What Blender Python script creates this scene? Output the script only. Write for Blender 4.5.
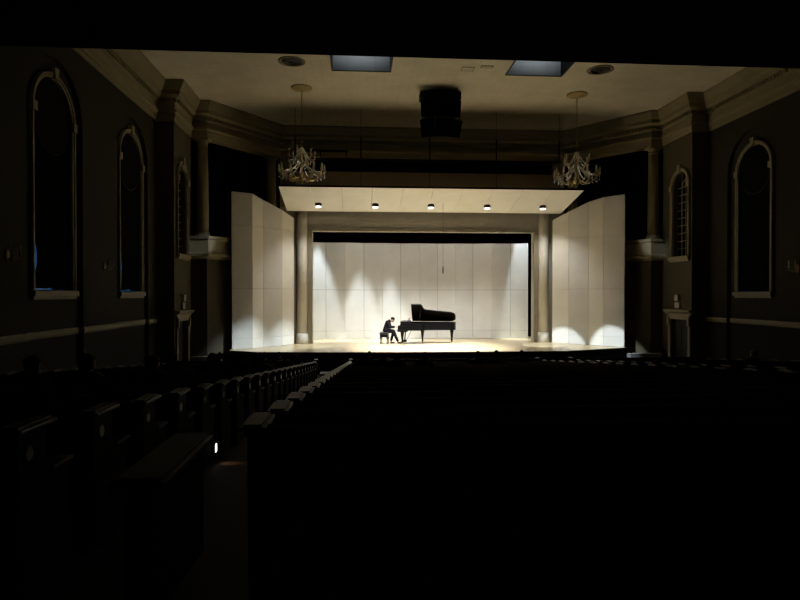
import bpy, bmesh, math, random
from mathutils import Vector, Matrix, Euler
random.seed(7)
PI = math.pi
scn = bpy.context.scene
for o in list(bpy.data.objects):
    bpy.data.objects.remove(o)
C = scn.collection

# ------------------------------------------------------------------ camera, world, lights, exposure
STAGE = 0.81                      # stage floor height
CEIL = 11.05                      # hall ceiling height
EYE = 3.15                        # seated viewer in the rear pews of a raked floor


def rad(a):
    return a * PI / 180


cam = bpy.data.cameras.new('camera')
cam.sensor_width = 36
cam.lens = 27.0
cam.clip_start = 0.05
cam.clip_end = 200
co = bpy.data.objects.new('camera', cam)
C.objects.link(co)
co.location = (-3.25, 0, EYE)
co.rotation_euler = (rad(90 - 0.525), 0, -rad(4.1))
scn.camera = co

world = bpy.data.worlds.new('world')
scn.world = world
world.use_nodes = True
world.node_tree.nodes['Background'].inputs[0].default_value = (0.002, 0.002, 0.003, 1)
world.node_tree.nodes['Background'].inputs[1].default_value = 0.0

scn.view_settings.view_transform = 'Standard'
scn.view_settings.look = 'None'
scn.view_settings.gamma = 1
scn.view_settings.use_curve_mapping = False
scn.view_settings.exposure = 0.2
scn.cycles.max_bounces = 8
scn.cycles.diffuse_bounces = 5
scn.cycles.sample_clamp_indirect = 4.0


def spot(name, loc, target, power, size, blend, col, radius=0.05):
    l = bpy.data.lights.new(name, 'SPOT')
    l.energy = power
    l.spot_size = rad(size)
    l.spot_blend = blend
    l.color = col
    l.shadow_soft_size = radius
    o = bpy.data.objects.new(name, l)
    C.objects.link(o)
    o.location = loc
    d = Vector(target) - Vector(loc)
    o.rotation_euler = d.to_track_quat('-Z', 'Y').to_euler()
    return o


WARM = (1.0, 0.985, 0.95)
COOL = (0.80, 0.92, 1.0)
NEUTRAL = (0.93, 0.97, 1.0)
# downlights set into the hung reflector
DL_X = (-4.99, -2.41, 0.14, 2.75, 5.37)
DL_Y, DL_Z = 27.4, 7.0
for x in DL_X:
    if abs(x) > 4:
        spot('downlight_lamp', (x, DL_Y, DL_Z), (x * 0.95, 27.3, STAGE), 300, 116, 1.0, WARM, 0.06)
    else:
        spot('downlight_lamp', (x, DL_Y, DL_Z), (x * 0.95, 28.8, STAGE), 1120 - 70 * (x + 2.4), 88, 1.0, NEUTRAL, 0.06)
# lamps high over the stage behind the proscenium header: scallops on the rear shell, and an unseen broad fill added to lift its base tone
for x, y, p, a, b in ((-5.1, 30.75, 5200, 22, 0.4), (-2.95, 30.8, 5000, 20.5, 0.4), (-1.3, 30.8, 5000, 20, 0.4), (5.45, 31.1, 6000, 19, 0.6)):
    spot('rear_shell_lamp', (x, y, 9.3), (x, y + 0.05, STAGE), p, a, b, COOL, 0.06)
for x in (-3.2, 0.2, 3.4):
    spot('rear_fill_lamp', (x, 30.0, 9.3), (x, 31.0, STAGE), 300, 84, 1.0, WARM, 0.1)
# front-of-house lamps in the two ceiling slots, aimed down on the stage and across to the feet of the towers
for x in (-3.1, 3.1):
    s = 1 if x > 0 else -1
    spot('slot_wash_lamp', (x, 21.0, 11.0), (x * 0.1, 26.0, STAGE), 13500, 38, 0.9, WARM, 0.1)
    k = 1.0 if s < 0 else 0.8
    spot('slot_pool_lamp', (x, 21.0, 11.0), (-s * 7.55, 25.7, STAGE - 0.1), 12000 * k, 10.0 if k == 1 else 12.5, 0.3 if k == 1 else 0.85, COOL)
    spot('slot_pool_lamp', (x, 21.0, 11.0), (-s * 5.9, 27.4, STAGE - 0.05), 12000 * k, 10.0 if k == 1 else 12.5, 0.3 if k == 1 else 0.85, COOL)
    spot('slot_side_lamp', (x, 21.0, 11.0), (-s * 9.95, 25.3, 5.1), 2800, 4.6, 0.9, COOL)
    al = bpy.data.lights.new('slot_glow_lamp', 'AREA')
    al.shape = 'RECTANGLE'
    al.size, al.size_y = 1.7, 0.08
    al.energy = 3.9
    al.color = (0.88, 0.96, 1.0)
    al.spread = rad(84)
    ao = bpy.data.objects.new('slot_glow_lamp', al)
    C.objects.link(ao)
    ao.location = (x, 19.8, 12.05)
    ao.rotation_euler = (rad(90), 0, 0)

# ------------------------------------------------------------------ materials
MATS = {}


def mat(name, col, rough=0.6, var=0.12, scale=6.0, metal=0.0, spec=0.4, bump=0.0, coat=0.0, trans=0.0, emit=None, es=0.0):
    if name in MATS:
        return MATS[name]
    m = bpy.data.materials.new(name)
    m.use_nodes = True
    nt = m.node_tree
    b = nt.nodes['Principled BSDF']
    tc = nt.nodes.new('ShaderNodeTexCoord')
    nz = nt.nodes.new('ShaderNodeTexNoise')
    nz.inputs['Scale'].default_value = scale
    nz.inputs['Detail'].default_value = 4
    nt.links.new(tc.outputs['Object'], nz.inputs['Vector'])
    r = nt.nodes.new('ShaderNodeValToRGB')
    r.color_ramp.elements[0].position = 0.3
    r.color_ramp.elements[1].position = 0.7
    r.color_ramp.elements[0].color = (*[c * (1 - var) for c in col], 1)
    r.color_ramp.elements[1].color = (*[min(1, c * (1 + var)) for c in col], 1)
    nt.links.new(nz.outputs['Fac'], r.inputs['Fac'])
    nt.links.new(r.outputs['Color'], b.inputs['Base Color'])
    b.inputs['Roughness'].default_value = rough
    b.inputs['Metallic'].default_value = metal
    b.inputs['Specular IOR Level'].default_value = spec
    b.inputs['Coat Weight'].default_value = coat
    b.inputs['Transmission Weight'].default_value = trans
    if bump:
        bp = nt.nodes.new('ShaderNodeBump')
        bp.inputs['Strength'].default_value = bump
        bp.inputs['Distance'].default_value = 0.01
        nt.links.new(nz.outputs['Fac'], bp.inputs['Height'])
        nt.links.new(bp.outputs['Normal'], b.inputs['Normal'])
    if emit:
        b.inputs['Emission Color'].default_value = (*emit, 1)
        b.inputs['Emission Strength'].default_value = es
    MATS[name] = m
    return m


def brick_mat(name, c1, c2, mortar, bw, bh, offset, msize, rough, axes='XY', spec=0.4, rot=0.0):
    m = bpy.data.materials.new(name)
    m.use_nodes = True
    nt = m.node_tree
    b = nt.nodes['Principled BSDF']
    tc = nt.nodes.new('ShaderNodeTexCoord')
    mp = nt.nodes.new('ShaderNodeMapping')
    mp.inputs['Rotation'].default_value = (0, 0, rot)
    br = nt.nodes.new('ShaderNodeTexBrick')
    br.offset = offset
    br.inputs['Scale'].default_value = 1
    br.inputs['Brick Width'].default_value = bw
    br.inputs['Row Height'].default_value = bh
    br.inputs['Mortar Size'].default_value = msize
    br.inputs['Mortar Smooth'].default_value = 0.2
    br.inputs['Color1'].default_value = (*c1, 1)
    br.inputs['Color2'].default_value = (*c2, 1)
    br.inputs['Mortar'].default_value = (*mortar, 1)
    nt.links.new(tc.outputs['Object'], mp.inputs['Vector'])
    nt.links.new(mp.outputs['Vector'], br.inputs['Vector'])
    nz = nt.nodes.new('ShaderNodeTexNoise')
    nz.inputs['Scale'].default_value = 1.5
    nt.links.new(tc.outputs['Object'], nz.inputs['Vector'])
    mx = nt.nodes.new('ShaderNodeMixRGB')
    mx.blend_type = 'MULTIPLY'
    mx.inputs['Fac'].default_value = 0.25
    nt.links.new(br.outputs['Color'], mx.inputs['Color1'])
    nt.links.new(nz.outputs['Fac'], mx.inputs['Color2'])
    nt.links.new(mx.outputs['Color'], b.inputs['Base Color'])
    b.inputs['Roughness'].default_value = rough
    b.inputs['Specular IOR Level'].default_value = spec
    MATS[name] = m
    return m


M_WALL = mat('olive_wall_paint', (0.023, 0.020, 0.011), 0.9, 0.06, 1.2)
M_PIER = mat('olive_wall_paint_lit', (0.075, 0.064, 0.037), 0.85, 0.06, 1.2)  # same wall paint, lightened so stage light on the piers is in the colour
M_DADO = mat('dark_dado_paint', (0.010, 0.009, 0.006), 0.9, 0.08, 1.5)
M_CREAM = mat('cream_plaster', (0.26, 0.22, 0.135), 0.75, 0.06, 2)
M_COL = mat('pilaster_plaster', (0.66, 0.62, 0.53), 0.75, 0.05, 2)
M_TRIM = mat('cream_window_trim', (0.30, 0.26, 0.18), 0.6, 0.06, 4)
M_CEIL = brick_mat('ceiling_tile', (0.82, 0.76, 0.60), (0.80, 0.74, 0.58), (0.68, 0.62, 0.48), 0.32, 0.32, 0.0, 0.006, 0.85)
M_PANEL = mat('ceiling_panel_paint', (0.62, 0.57, 0.44), 0.85, 0.04, 3)
M_PROSU = mat('shaded_upper_plaster', (0.22, 0.175, 0.11), 0.85, 0.05, 2)  # proscenium plaster darkened: the unlit upper wall is painted in
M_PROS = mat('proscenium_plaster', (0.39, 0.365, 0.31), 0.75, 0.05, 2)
M_BLACK = mat('black_cloth', (0.006, 0.006, 0.006), 0.95, 0.2, 8, spec=0.05)
M_BLACKMET = mat('black_metal', (0.006, 0.006, 0.006), 0.6, 0.2, 8, spec=0.15)
M_BALC = mat('dark_balcony', (0.006, 0.005, 0.004), 0.95, 0.1, 3, spec=0.02)
M_SHELL = mat('shell_panel_paint', (0.74, 0.725, 0.69), 0.65, 0.05, 1.1, spec=0.25)
M_SHELL2 = mat('shell_panel_paint_shaded', (0.62, 0.605, 0.57), 0.65, 0.06, 1.1, spec=0.25)  # shell paint darkened to paint in shade on alternate tower folds
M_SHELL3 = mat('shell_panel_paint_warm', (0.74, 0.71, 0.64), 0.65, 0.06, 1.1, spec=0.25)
M_REFL = mat('reflector_paint', (0.90, 0.88, 0.82), 0.6, 0.03, 1.1, spec=0.25)
M_STAGE = brick_mat("maple_stage_boards", (0.66, 0.54, 0.33), (0.54, 0.42, 0.24), (0.34, 0.25, 0.14), 1.6, 0.09, 0.37, 0.002, 0.28)
M_AISLE = brick_mat('hall_floor_boards', (0.022, 0.011, 0.005), (0.017, 0.008, 0.004), (0.006, 0.003, 0.002), 1.4, 0.10, 0.4, 0.004, 0.65, spec=0.1, rot=PI / 2)
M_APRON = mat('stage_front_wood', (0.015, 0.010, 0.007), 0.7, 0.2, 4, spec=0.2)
M_GREYSTEP = mat('grey_step_top', (0.16, 0.16, 0.16), 0.7, 0.1, 4)
M_PEW = mat('dark_pew_wood', (0.006, 0.004, 0.003), 0.7, 0.25, 5, spec=0.06)
M_CAP = mat('polished_pew_cap', (0.020, 0.015, 0.010), 0.42, 0.2, 9, spec=0.28)
M_BRASS = mat('brass', (0.42, 0.31, 0.14), 0.28, 0.1, 12, metal=1.0)
M_BRASSD = mat('dull_brass_medallion', (0.50, 0.36, 0.15), 0.5, 0.15, 12)
M_GLASS = mat('clear_crystal', (0.95, 0.97, 1.0), 0.12, 0.01, 5, metal=0.75, spec=1.0)
M_SHADE = mat('clear_glass_shade', (0.95, 0.97, 1.0), 0.03, 0.01, 5, trans=0.92, spec=0.8)
M_CANDLE = mat('ivory_candle', (0.75, 0.70, 0.58), 0.5, 0.04, 8)
M_LACQ = mat('black_piano_lacquer', (0.0025, 0.0025, 0.003), 0.32, 0.1, 3, spec=0.12)
M_GOLD = mat('gold_iron_plate', (0.035, 0.024, 0.010), 0.6, 0.1, 7, spec=0.2)
M_KEYW = mat('white_key', (0.85, 0.83, 0.78), 0.3, 0.02, 10)
M_KEYB = mat('black_key', (0.01, 0.01, 0.01), 0.3, 0.1, 10)
M_LEATHER = mat('black_leather', (0.012, 0.013, 0.014), 0.38, 0.2, 20, bump=0.1)
M_SUIT = mat('charcoal_suit', (0.006, 0.006, 0.008), 0.95, 0.2, 30, spec=0.1)
M_SKIN = mat('skin', (0.50, 0.32, 0.23), 0.55, 0.06, 12)
M_HAIR = mat('dark_hair', (0.010, 0.007, 0.005), 0.85, 0.3, 40, spec=0.08)
M_HAIRB = mat('brown_hair', (0.05, 0.028, 0.015), 0.85, 0.3, 40, spec=0.08)
M_HAIRG = mat('grey_hair', (0.10, 0.095, 0.09), 0.85, 0.2, 40, spec=0.08)
M_SHIRT = mat('white_shirt', (0.75, 0.75, 0.76), 0.8, 0.03, 30)
CLOTHES = [mat('navy_cloth', (0.012, 0.014, 0.025), 0.9, 0.2, 25), mat('brown_cloth', (0.03, 0.02, 0.014), 0.9, 0.2, 25),
           mat('grey_cloth', (0.03, 0.03, 0.032), 0.9, 0.2, 25), mat('maroon_cloth', (0.03, 0.01, 0.01), 0.9, 0.2, 25)]
M_GREYBOX = mat('pale_plastic_box', (0.45, 0.42, 0.36), 0.5, 0.05, 8)
M_LENS = mat('lit_lamp_lens', (1, 1, 1), 0.4, 0.0, 5, emit=(1.0, 0.95, 0.85), es=2.0)
M_STEPLENS = mat('lit_step_lens', (1, 1, 1), 0.4, 0.0, 5, emit=(1.0, 0.95, 0.85), es=2.2)
M_DUSK = mat('dusk_window_pane', (0.01, 0.02, 0.04), 0.2, 0.0, 5, emit=(0.035, 0.16, 0.42), es=0.26)
M_NIGHT = mat('dark_window_pane', (0.006, 0.007, 0.009), 0.12, 0.0, 5, spec=0.5)
M_SLOTW = brick_mat('slot_white_lining', (0.62, 0.64, 0.66), (0.60, 0.62, 0.64), (0.45, 0.46, 0.48), 0.5, 0.3, 0.0, 0.006, 0.8)
M_VENT = mat('dark_vent_metal', (0.03, 0.027, 0.022), 0.5, 0.1, 9)


# ------------------------------------------------------------------ helpers
class MB:
    """Collects shapes and links them as ONE mesh object."""

    def __init__(self):
        self.bm = bmesh.new()

    def quad(self, *pts):
        return self.bm.faces.new([self.bm.verts.new(p) for p in pts])

    def box(self, x0, y0, z0, x1, y1, z1, M=None, bev=0.0):
        vs = [Vector((x, y, z)) for x in (x0, x1) for y in (y0, y1) for z in (z0, z1)]
        if M is not None:
            vs = [M @ v for v in vs]
        v = [self.bm.verts.new(p) for p in vs]
        fs = [self.bm.faces.new([v[i] for i in f]) for f in
              ((0, 1, 3, 2), (4, 6, 7, 5), (0, 4, 5, 1), (2, 3, 7, 6), (0, 2, 6, 4), (1, 5, 7, 3))]
        if bev:
            es = list({e for f in fs for e in f.edges})
            bmesh.ops.bevel(self.bm, geom=es, offset=bev, segments=2, affect='EDGES', profile=0.6)
        return self

    def rings(self, rings, cap=True, smooth=True, closed=True):
        vr = [[self.bm.verts.new(p) for p in r] for r in rings]
        n = len(vr[0])
        for a, b in zip(vr[:-1], vr[1:]):
            for i in range(n if closed else n - 1):
                j = (i + 1) % n
                f = self.bm.faces.new((a[i], a[j], b[j], b[i]))
                f.smooth = smooth
        if cap:
            self.bm.faces.new(vr[0][::-1])
            self.bm.faces.new(vr[-1])
        return self

    def tube(self, path, r, n=8, cap=True):
        path = [Vector(p) for p in path]
        rr = r if isinstance(r, (list, tuple)) else [r] * len(path)
        out = []
        for i, p in enumerate(path):
            t = (path[min(i + 1, len(path) - 1)] - path[max(i - 1, 0)]).normalized()
            ref = Vector((0, 0, 1)) if abs(t.z) < 0.95 else Vector((1, 0, 0))
            a = t.cross(ref).normalized()
            b = t.cross(a).normalized()
            out.append([p + (a * math.cos(2 * PI * k / n) + b * math.sin(2 * PI * k / n)) * rr[i] for k in range(n)])
        return self.rings(out, cap)

    def lathe(self, prof, c=(0, 0, 0), n=20, cap=True):
        c = Vector(c)
        return self.rings([[c + Vector((r * math.cos(2 * PI * k / n), r * math.sin(2 * PI * k / n), z)) for k in range(n)]
                           for r, z in prof], cap)

    def ball(self, c, r, s=(1, 1, 1), n=12, m=8):
        prof = [(max(1e-4, math.sin(PI * i / m)), -math.cos(PI * i / m)) for i in range(m + 1)]
        c = Vector(c)
        return self.rings([[c + Vector((a * math.cos(2 * PI * k / n) * r * s[0], a * math.sin(2 * PI * k / n) * r * s[1], z * r * s[2]))
                            for k in range(n)] for a, z in prof], True)

    def prism(self, poly, a, b, axis='Z', M=None):
        """polygon extruded along an axis from a to b"""
        def P(p, h):
            v = {'Z': (p[0], p[1], h), 'X': (h, p[0], p[1]), 'Y': (p[0], h, p[1])}[axis]
            v = Vector(v)
            return M @ v if M is not None else v
        lo = [self.bm.verts.new(P(p, a)) for p in poly]
        hi = [self.bm.verts.new(P(p, b)) for p in poly]
        n = len(poly)
        self.bm.faces.new(lo[::-1])
        self.bm.faces.new(hi)
        for i in range(n):
            j = (i + 1) % n
            self.bm.faces.new((lo[i], lo[j], hi[j], hi[i]))
        return self

    def mesh(self, name, m):
        bmesh.ops.recalc_face_normals(self.bm, faces=self.bm.faces[:])
        me = bpy.data.meshes.new(name)
        self.bm.to_mesh(me)
        self.bm.free()
        me.materials.append(m)
        return me

    def build(self, name, m, parent=None, kind=None):
        o = bpy.data.objects.new(name, self.mesh(name, m))
        C.objects.link(o)
        if parent is not None:
            o.parent = parent
        if kind:
            o['kind'] = kind
        return o


def tag(o, label=None, cat=None, group=None, kind=None):
    if label:
        o['label'] = label
    if cat:
        o['category'] = cat
    if group:
        o['group'] = group
    if kind:
        o['kind'] = kind
    return o


def empty(name, loc=(0, 0, 0), rz=0.0, label=None, cat=None, group=None, kind=None):
    o = bpy.data.objects.new(name, None)
    C.objects.link(o)
    o.location = loc
    o.rotation_euler = (0, 0, rz)
    return tag(o, label, cat, group, kind)


CHILDREN = {}


def copy_tree(o, parent=None):
    c = o.copy()
    C.objects.link(c)
    if parent is not None:
        c.parent = parent
    for ch in [k for k in bpy.data.objects if k.parent == o]:
        copy_tree(ch, c)
    return c


def kids(o):
    return [k for k in C.objects if k.parent == o]


def proto_tree(o):
    """children table, so copies need no search through the whole scene"""
    return (o, [proto_tree(k) for k in kids(o)])


def copy_proto(t, parent=None):
    c = t[0].copy()
    C.objects.link(c)
    if parent is not None:
        c.parent = parent
    for k in t[1]:
        copy_proto(k, c)
    return c


def arch_pts(yc, hw, zs, n=24):
    return [(yc + hw * math.cos(PI - PI * i / n), zs + hw * math.sin(PI * i / n)) for i in range(n + 1)]


def arch_wall(mb, X, y0, y1, z0, z1, yc, hw, zb, zs, depth):
    """wall face in the plane x = X with an arched opening; its reveal goes depth along x"""
    pts = arch_pts(yc, hw, zs)
    mb.quad((X, y0, z0), (X, yc - hw, z0), (X, yc - hw, z1), (X, y0, z1))
    mb.quad((X, yc + hw, z0), (X, y1, z0), (X, y1, z1), (X, yc + hw, z1))
    if zb > z0:
        mb.quad((X, yc - hw, z0), (X, yc + hw, z0), (X, yc + hw, zb), (X, yc - hw, zb))
        mb.quad((X, yc - hw, zb), (X, yc + hw, zb), (X + depth, yc + hw, zb), (X + depth, yc - hw, zb))
    for a, b in zip(pts[:-1], pts[1:]):
        mb.quad((X, a[0], a[1]), (X, b[0], b[1]), (X, b[0], z1), (X, a[0], z1))
    full = [(yc - hw, zb)] + pts + [(yc + hw, zb)]
    for a, b in zip(full[:-1], full[1:]):
        mb.quad((X, a[0], a[1]), (X, b[0], b[1]), (X + depth, b[0], b[1]), (X + depth, a[0], a[1]))


def arch_ring(mb, X0, X1, yc, r0, r1, zb, zs, n=24):
    """solid arched frame between radii r0 and r1, x from X0 to X1"""
    inn = [(yc - r0, zb)] + arch_pts(yc, r0, zs, n) + [(yc + r0, zb)]
    out = [(yc - r1, zb)] + arch_pts(yc, r1, zs, n) + [(yc + r1, zb)]
    rings = []
    for i, o in zip(inn, out):
        rings.append([(X0, i[0], i[1]), (X0, o[0], o[1]), (X1, o[0], o[1]), (X1, i[0], i[1])])
    mb.rings(rings, True, False)


def sweep(mb, prof, path):
    """moulding: profile (offset into the room, z) swept along a plan polyline with mitred corners; room on the right of travel"""
    P = [Vector(p) for p in path]
    nrm = []
    for a, b in zip(P[:-1], P[1:]):
        d = (b - a).normalized()
        nrm.append(Vector((d.y, -d.x)))
    rings = []
    for i, p in enumerate(P):
        if i == 0:
            m = nrm[0]
        elif i == len(P) - 1:
            m = nrm[-1]
        else:
            m = (nrm[i - 1] + nrm[i]) / (1 + nrm[i - 1].dot(nrm[i]))
        rings.append([(p.x + m.x * d, p.y + m.y * d, z) for d, z in prof])
    mb.rings(rings, True, False, closed=True)


def box_between(mb, p0, p1, z0, z1a, z1b, t):
    """upright slab standing on the plan segment p0-p1, t thick (behind), its top sloping from z1a to z1b"""
    a, b = Vector(p0), Vector(p1)
    d = (b - a).normalized()
    n = Vector((-d.y, d.x)) * t
    v = [mb.bm.verts.new(q) for q in ((a.x, a.y, z0), (b.x, b.y, z0), (b.x, b.y, z1b), (a.x, a.y, z1a),
                                      (a.x + n.x, a.y + n.y, z0), (b.x + n.x, b.y + n.y, z0), (b.x + n.x, b.y + n.y, z1b), (a.x + n.x, a.y + n.y, z1a))]
    for f in ((0, 1, 2, 3), (5, 4, 7, 6), (0, 4, 5, 1), (3, 2, 6, 7), (0, 3, 7, 4), (1, 5, 6, 2)):
        mb.bm.faces.new([v[i] for i in f])


ORD = ['first', 'second', 'third', 'fourth', 'fifth', 'sixth', 'seventh', 'eighth', 'ninth', 'tenth', 'eleventh', 'twelfth', 'thirteenth',
       'fourteenth', 'fifteenth', 'sixteenth', 'seventeenth', 'eighteenth', 'nineteenth', 'twentieth', 'twenty-first', 'twenty-second',
       'twenty-third', 'twenty-fourth', 'twenty-fifth', 'twenty-sixth']

# ------------------------------------------------------------------ floor, ceiling, walls
FLAT = 21.0


def floor_z(y):
    return 1.89 - 0.095 * min(y, FLAT)


mb = MB()
pts = [(y, floor_z(y)) for y in (-3, FLAT, 29)]
for a, b in zip(pts[:-1], pts[1:]):
    mb.box(-11.2, a[0], -0.6, 11.2, b[0], -0.5)
    mb.quad((-11.2, a[0], a[1]), (11.2, a[0], a[1]), (11.2, b[0], b[1]), (-11.2, b[0], b[1]))
mb.build('floor', M_AISLE, kind='structure')

HATCH = [(-4.1, -2.08, 19.7, 21.3), (2.1, 4.1, 19.7, 21.25)]
mb = MB()
xs = [-11.2, HATCH[0][0], HATCH[0][1], HATCH[1][0], HATCH[1][1], 11.2]
ys = [-3, 19.7, 21.3, 28.9]
for i in range(5):
    for j in range(3):
        if j == 1 and i in (1, 3):
            continue
        mb.quad((xs[i], ys[j], CEIL), (xs[i + 1], ys[j], CEIL), (xs[i + 1], ys[j + 1], CEIL), (xs[i], ys[j + 1], CEIL))
mb.build('ceiling', M_CEIL, kind='structure')
for k, (x0, x1, y0, y1) in enumerate(HATCH):
    y1 = 21.3
    side = 'left' if k == 0 else 'right'
    r = empty('ceiling_slot', ((x0 + x1) / 2, (y0 + y1) / 2, CEIL), kind='structure')
    r['label'] = 'recessed lighting slot in the ceiling ' + ('between the left chandelier and the speakers' if k == 0 else 'right of the hanging speakers')
    cx, cy = (x0 + x1) / 2, (y0 + y1) / 2
    m = MB()
    m.box(x0 - cx, y1 - cy, 0, x1 - cx, y1 - cy + 0.05, 1.1)
    m.build('lit_lining', M_SLOTW, r, kind='structure')
    m = MB()
    m.box(x0 - cx - 0.05, y0 - cy - 0.05, 0, x0 - cx, y1 - cy + 0.05, 1.1)
    m.box(x1 - cx, y0 - cy - 0.05, 0, x1 - cx + 0.05, y1 - cy + 0.05, 1.1)
    m.box(x0 - cx, y0 - cy - 0.05, 0, x1 - cx, y0 - cy, 1.1)
    m.box(x0 - cx - 0.05, y0 - cy - 0.05, 1.1, x1 - cx + 0.05, y1 - cy + 0.05, 1.15)
    m.build('shaded_lining', M_BLACKMET, r, kind='structure')  # sides coloured black to stand for the unlit walls of the recess
    m = MB()
    m.box(x0 - cx - 0.04, y1 - cy - 0.02, -0.025, x1 - cx + 0.04, y1 - cy + 0.03, 0.0)
    m.box(x0 - cx - 0.04, y0 - cy, -0.025, x0 - cx, y1 - cy - 0.02, 0.0)
    m.box(x1 - cx, y0 - cy, -0.025, x1 - cx + 0.04, y1 - cy - 0.02, 0.0)
    m.build('edge_frame', M_VENT, r, kind='structure')

WX = 10.75            # side wall plane
RX = 10.875           # back of the blind-arch recess
ZW = 9.75
BAYS = {-1: (15.66, 20.8), 1: (20.42,)}
WIN_N = [1]


def make_window(s, yc, hw, zb, zs, X, name_extra, curtain=True, muntin=False):
    """arched window in the wall x = X (s = -1 left, +1 right)"""
    n = WIN_N[0]
    WIN_N[0] += 1
    r = empty('window_%d' % n, (X, yc, zb), kind='structure')
    r['label'] = name_extra
    m = MB()
    arch_ring(m, 0.02 * s, -0.07 * s, 0, hw - 0.02, hw + 0.10, 0, zs - zb)
    arch_ring(m, -0.07 * s, -0.10 * s, 0, hw + 0.05, hw + 0.10, 0, zs - zb)
    m.build('window_frame', M_TRIM, r, kind='structure')
    m = MB()
    m.prism([(-0.07, hw - 0.04), (0.07, hw - 0.04), (0.11, hw + 0.24), (-0.11, hw + 0.24)], -0.14 * s, 0.0, 'X', Matrix.Translation((0, 0, zs - zb)))
    m.build('keystone', M_TRIM, r, kind='structure')
    for q in (-1, 1):
        m = MB()
        m.box(-0.13 * s, q * (hw + 0.04) - 0.10, zs - zb - 0.12, 0.0, q * (hw + 0.04) + 0.10, zs - zb + 0.10)
        m.build('impost_block', M_TRIM, r, kind='structure')
    m = MB()
    m.box(-0.16 * s, -hw - 0.14, -0.17, 0.05 * s, hw + 0.14, -0.03, bev=0.015)
    m.box(-0.10 * s, -hw - 0.10, -0.24, 0.0, hw + 0.10, -0.17)
    m.build('window_sill', M_TRIM, r, kind='structure')
    m = MB()
    outl = [(-hw, 0)] + [(y, z - 0) for y, z in arch_pts(0, hw, zs - zb)] + [(hw, 0)]
    dp = 0.13 if curtain else 0.24
    m.prism(outl, dp * s, (dp + 0.02) * s, 'X')
    m.build('window_pane', M_DUSK if curtain else M_NIGHT, r, kind='structure')
    if muntin:
        m = MB()
        x0, x1 = (dp - 0.04) * s, dp * s
        for k in range(1, 4):
            y = -hw + 2 * hw * k / 4
            m.box(x0, y - 0.012, 0, x1, y + 0.012, zs - zb + math.sqrt(max(0, hw * hw - y * y)))
        nz = 9
        for k in range(0, nz + 1):
            z = (zs - zb) * k / nz
            m.box(x0, -hw, z - 0.012, x1, hw, z + 0.012)
        arch_ring(m, x0, x1, 0, hw * 0.45, hw * 0.5, zs - zb, zs - zb)
        m.build('muntins', M_TRIM, r, kind='structure')
    return r


def make_curtain(s, yc, hw, zb, zs, X, label, draw, ph, lift):
    r = empty('blackout_curtain', (X, yc, zb), label=label, cat='curtain')
    # hanging drape with folds; hem a little above the sill, its near edge drawn in low down
    m = MB()
    nz, ny = 24, 48
    front = []
    for i in range(nz + 1):
        t = i / nz
        z = lift + (zs - zb - lift) * t
        ya = -hw + 0.01 + draw * max(0.0, math.sin(PI * min(1, max(0, (t - 0.03) / 0.3)))) ** 0.5
        yb = hw - 0.01
        row = []
        for j in range(ny + 1):
            u = j / ny
            y = ya + (yb - ya) * u
            hem = (0.016 * math.sin(u * 21 + ph) + 0.020 * math.sin(u * 8 + 1 + ph)) if i == 0 else 0
            row.append((s * (0.05 + 0.022 * math.sin(u * 60 + 2 * t)), y, z + hem))
        front.append(row)
    m.rings(front, False, True, closed=False)
    c = m.build('drape', M_BLACK, r)
    sd = c.modifiers.new('thick', 'SOLIDIFY')
    sd.thickness = 0.012
    # arched top blind and the round valance whose lower edge dips below the springing
    m = MB()
    m.prism([(-hw + 0.005, 0)] + [(y, z) for y, z in arch_pts(0, hw - 0.005, 0)][1:-1] + [(hw - 0.005, 0)], 0.078 * s, 0.10 * s, 'X', Matrix.Translation((0, 0, zs - zb)))
    m.build('arch_blind', M_BLACK, r)
    m = MB()
    disc = [((hw - 0.03) * math.cos(2 * PI * k / 40), (hw - 0.03) * math.sin(2 * PI * k / 40)) for k in range(40)]
    m.prism(disc, 0.004 * s, 0.018 * s, 'X', Matrix.Translation((0, 0, zs - zb)))
    v = m.build('round_valance', M_BLACK, r)
    m = MB()
    m.tube([(0.002 * s, (hw - 0.03) * math.cos(2 * PI * k / 40), zs - zb + (hw - 0.03) * math.sin(2 * PI * k / 40)) for k in range(20, 41)], 0.014, 6)
    m.build('valance_edge', mat('valance_piping', (0.05, 0.04, 0.03), 0.7), v)
    return r


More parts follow.
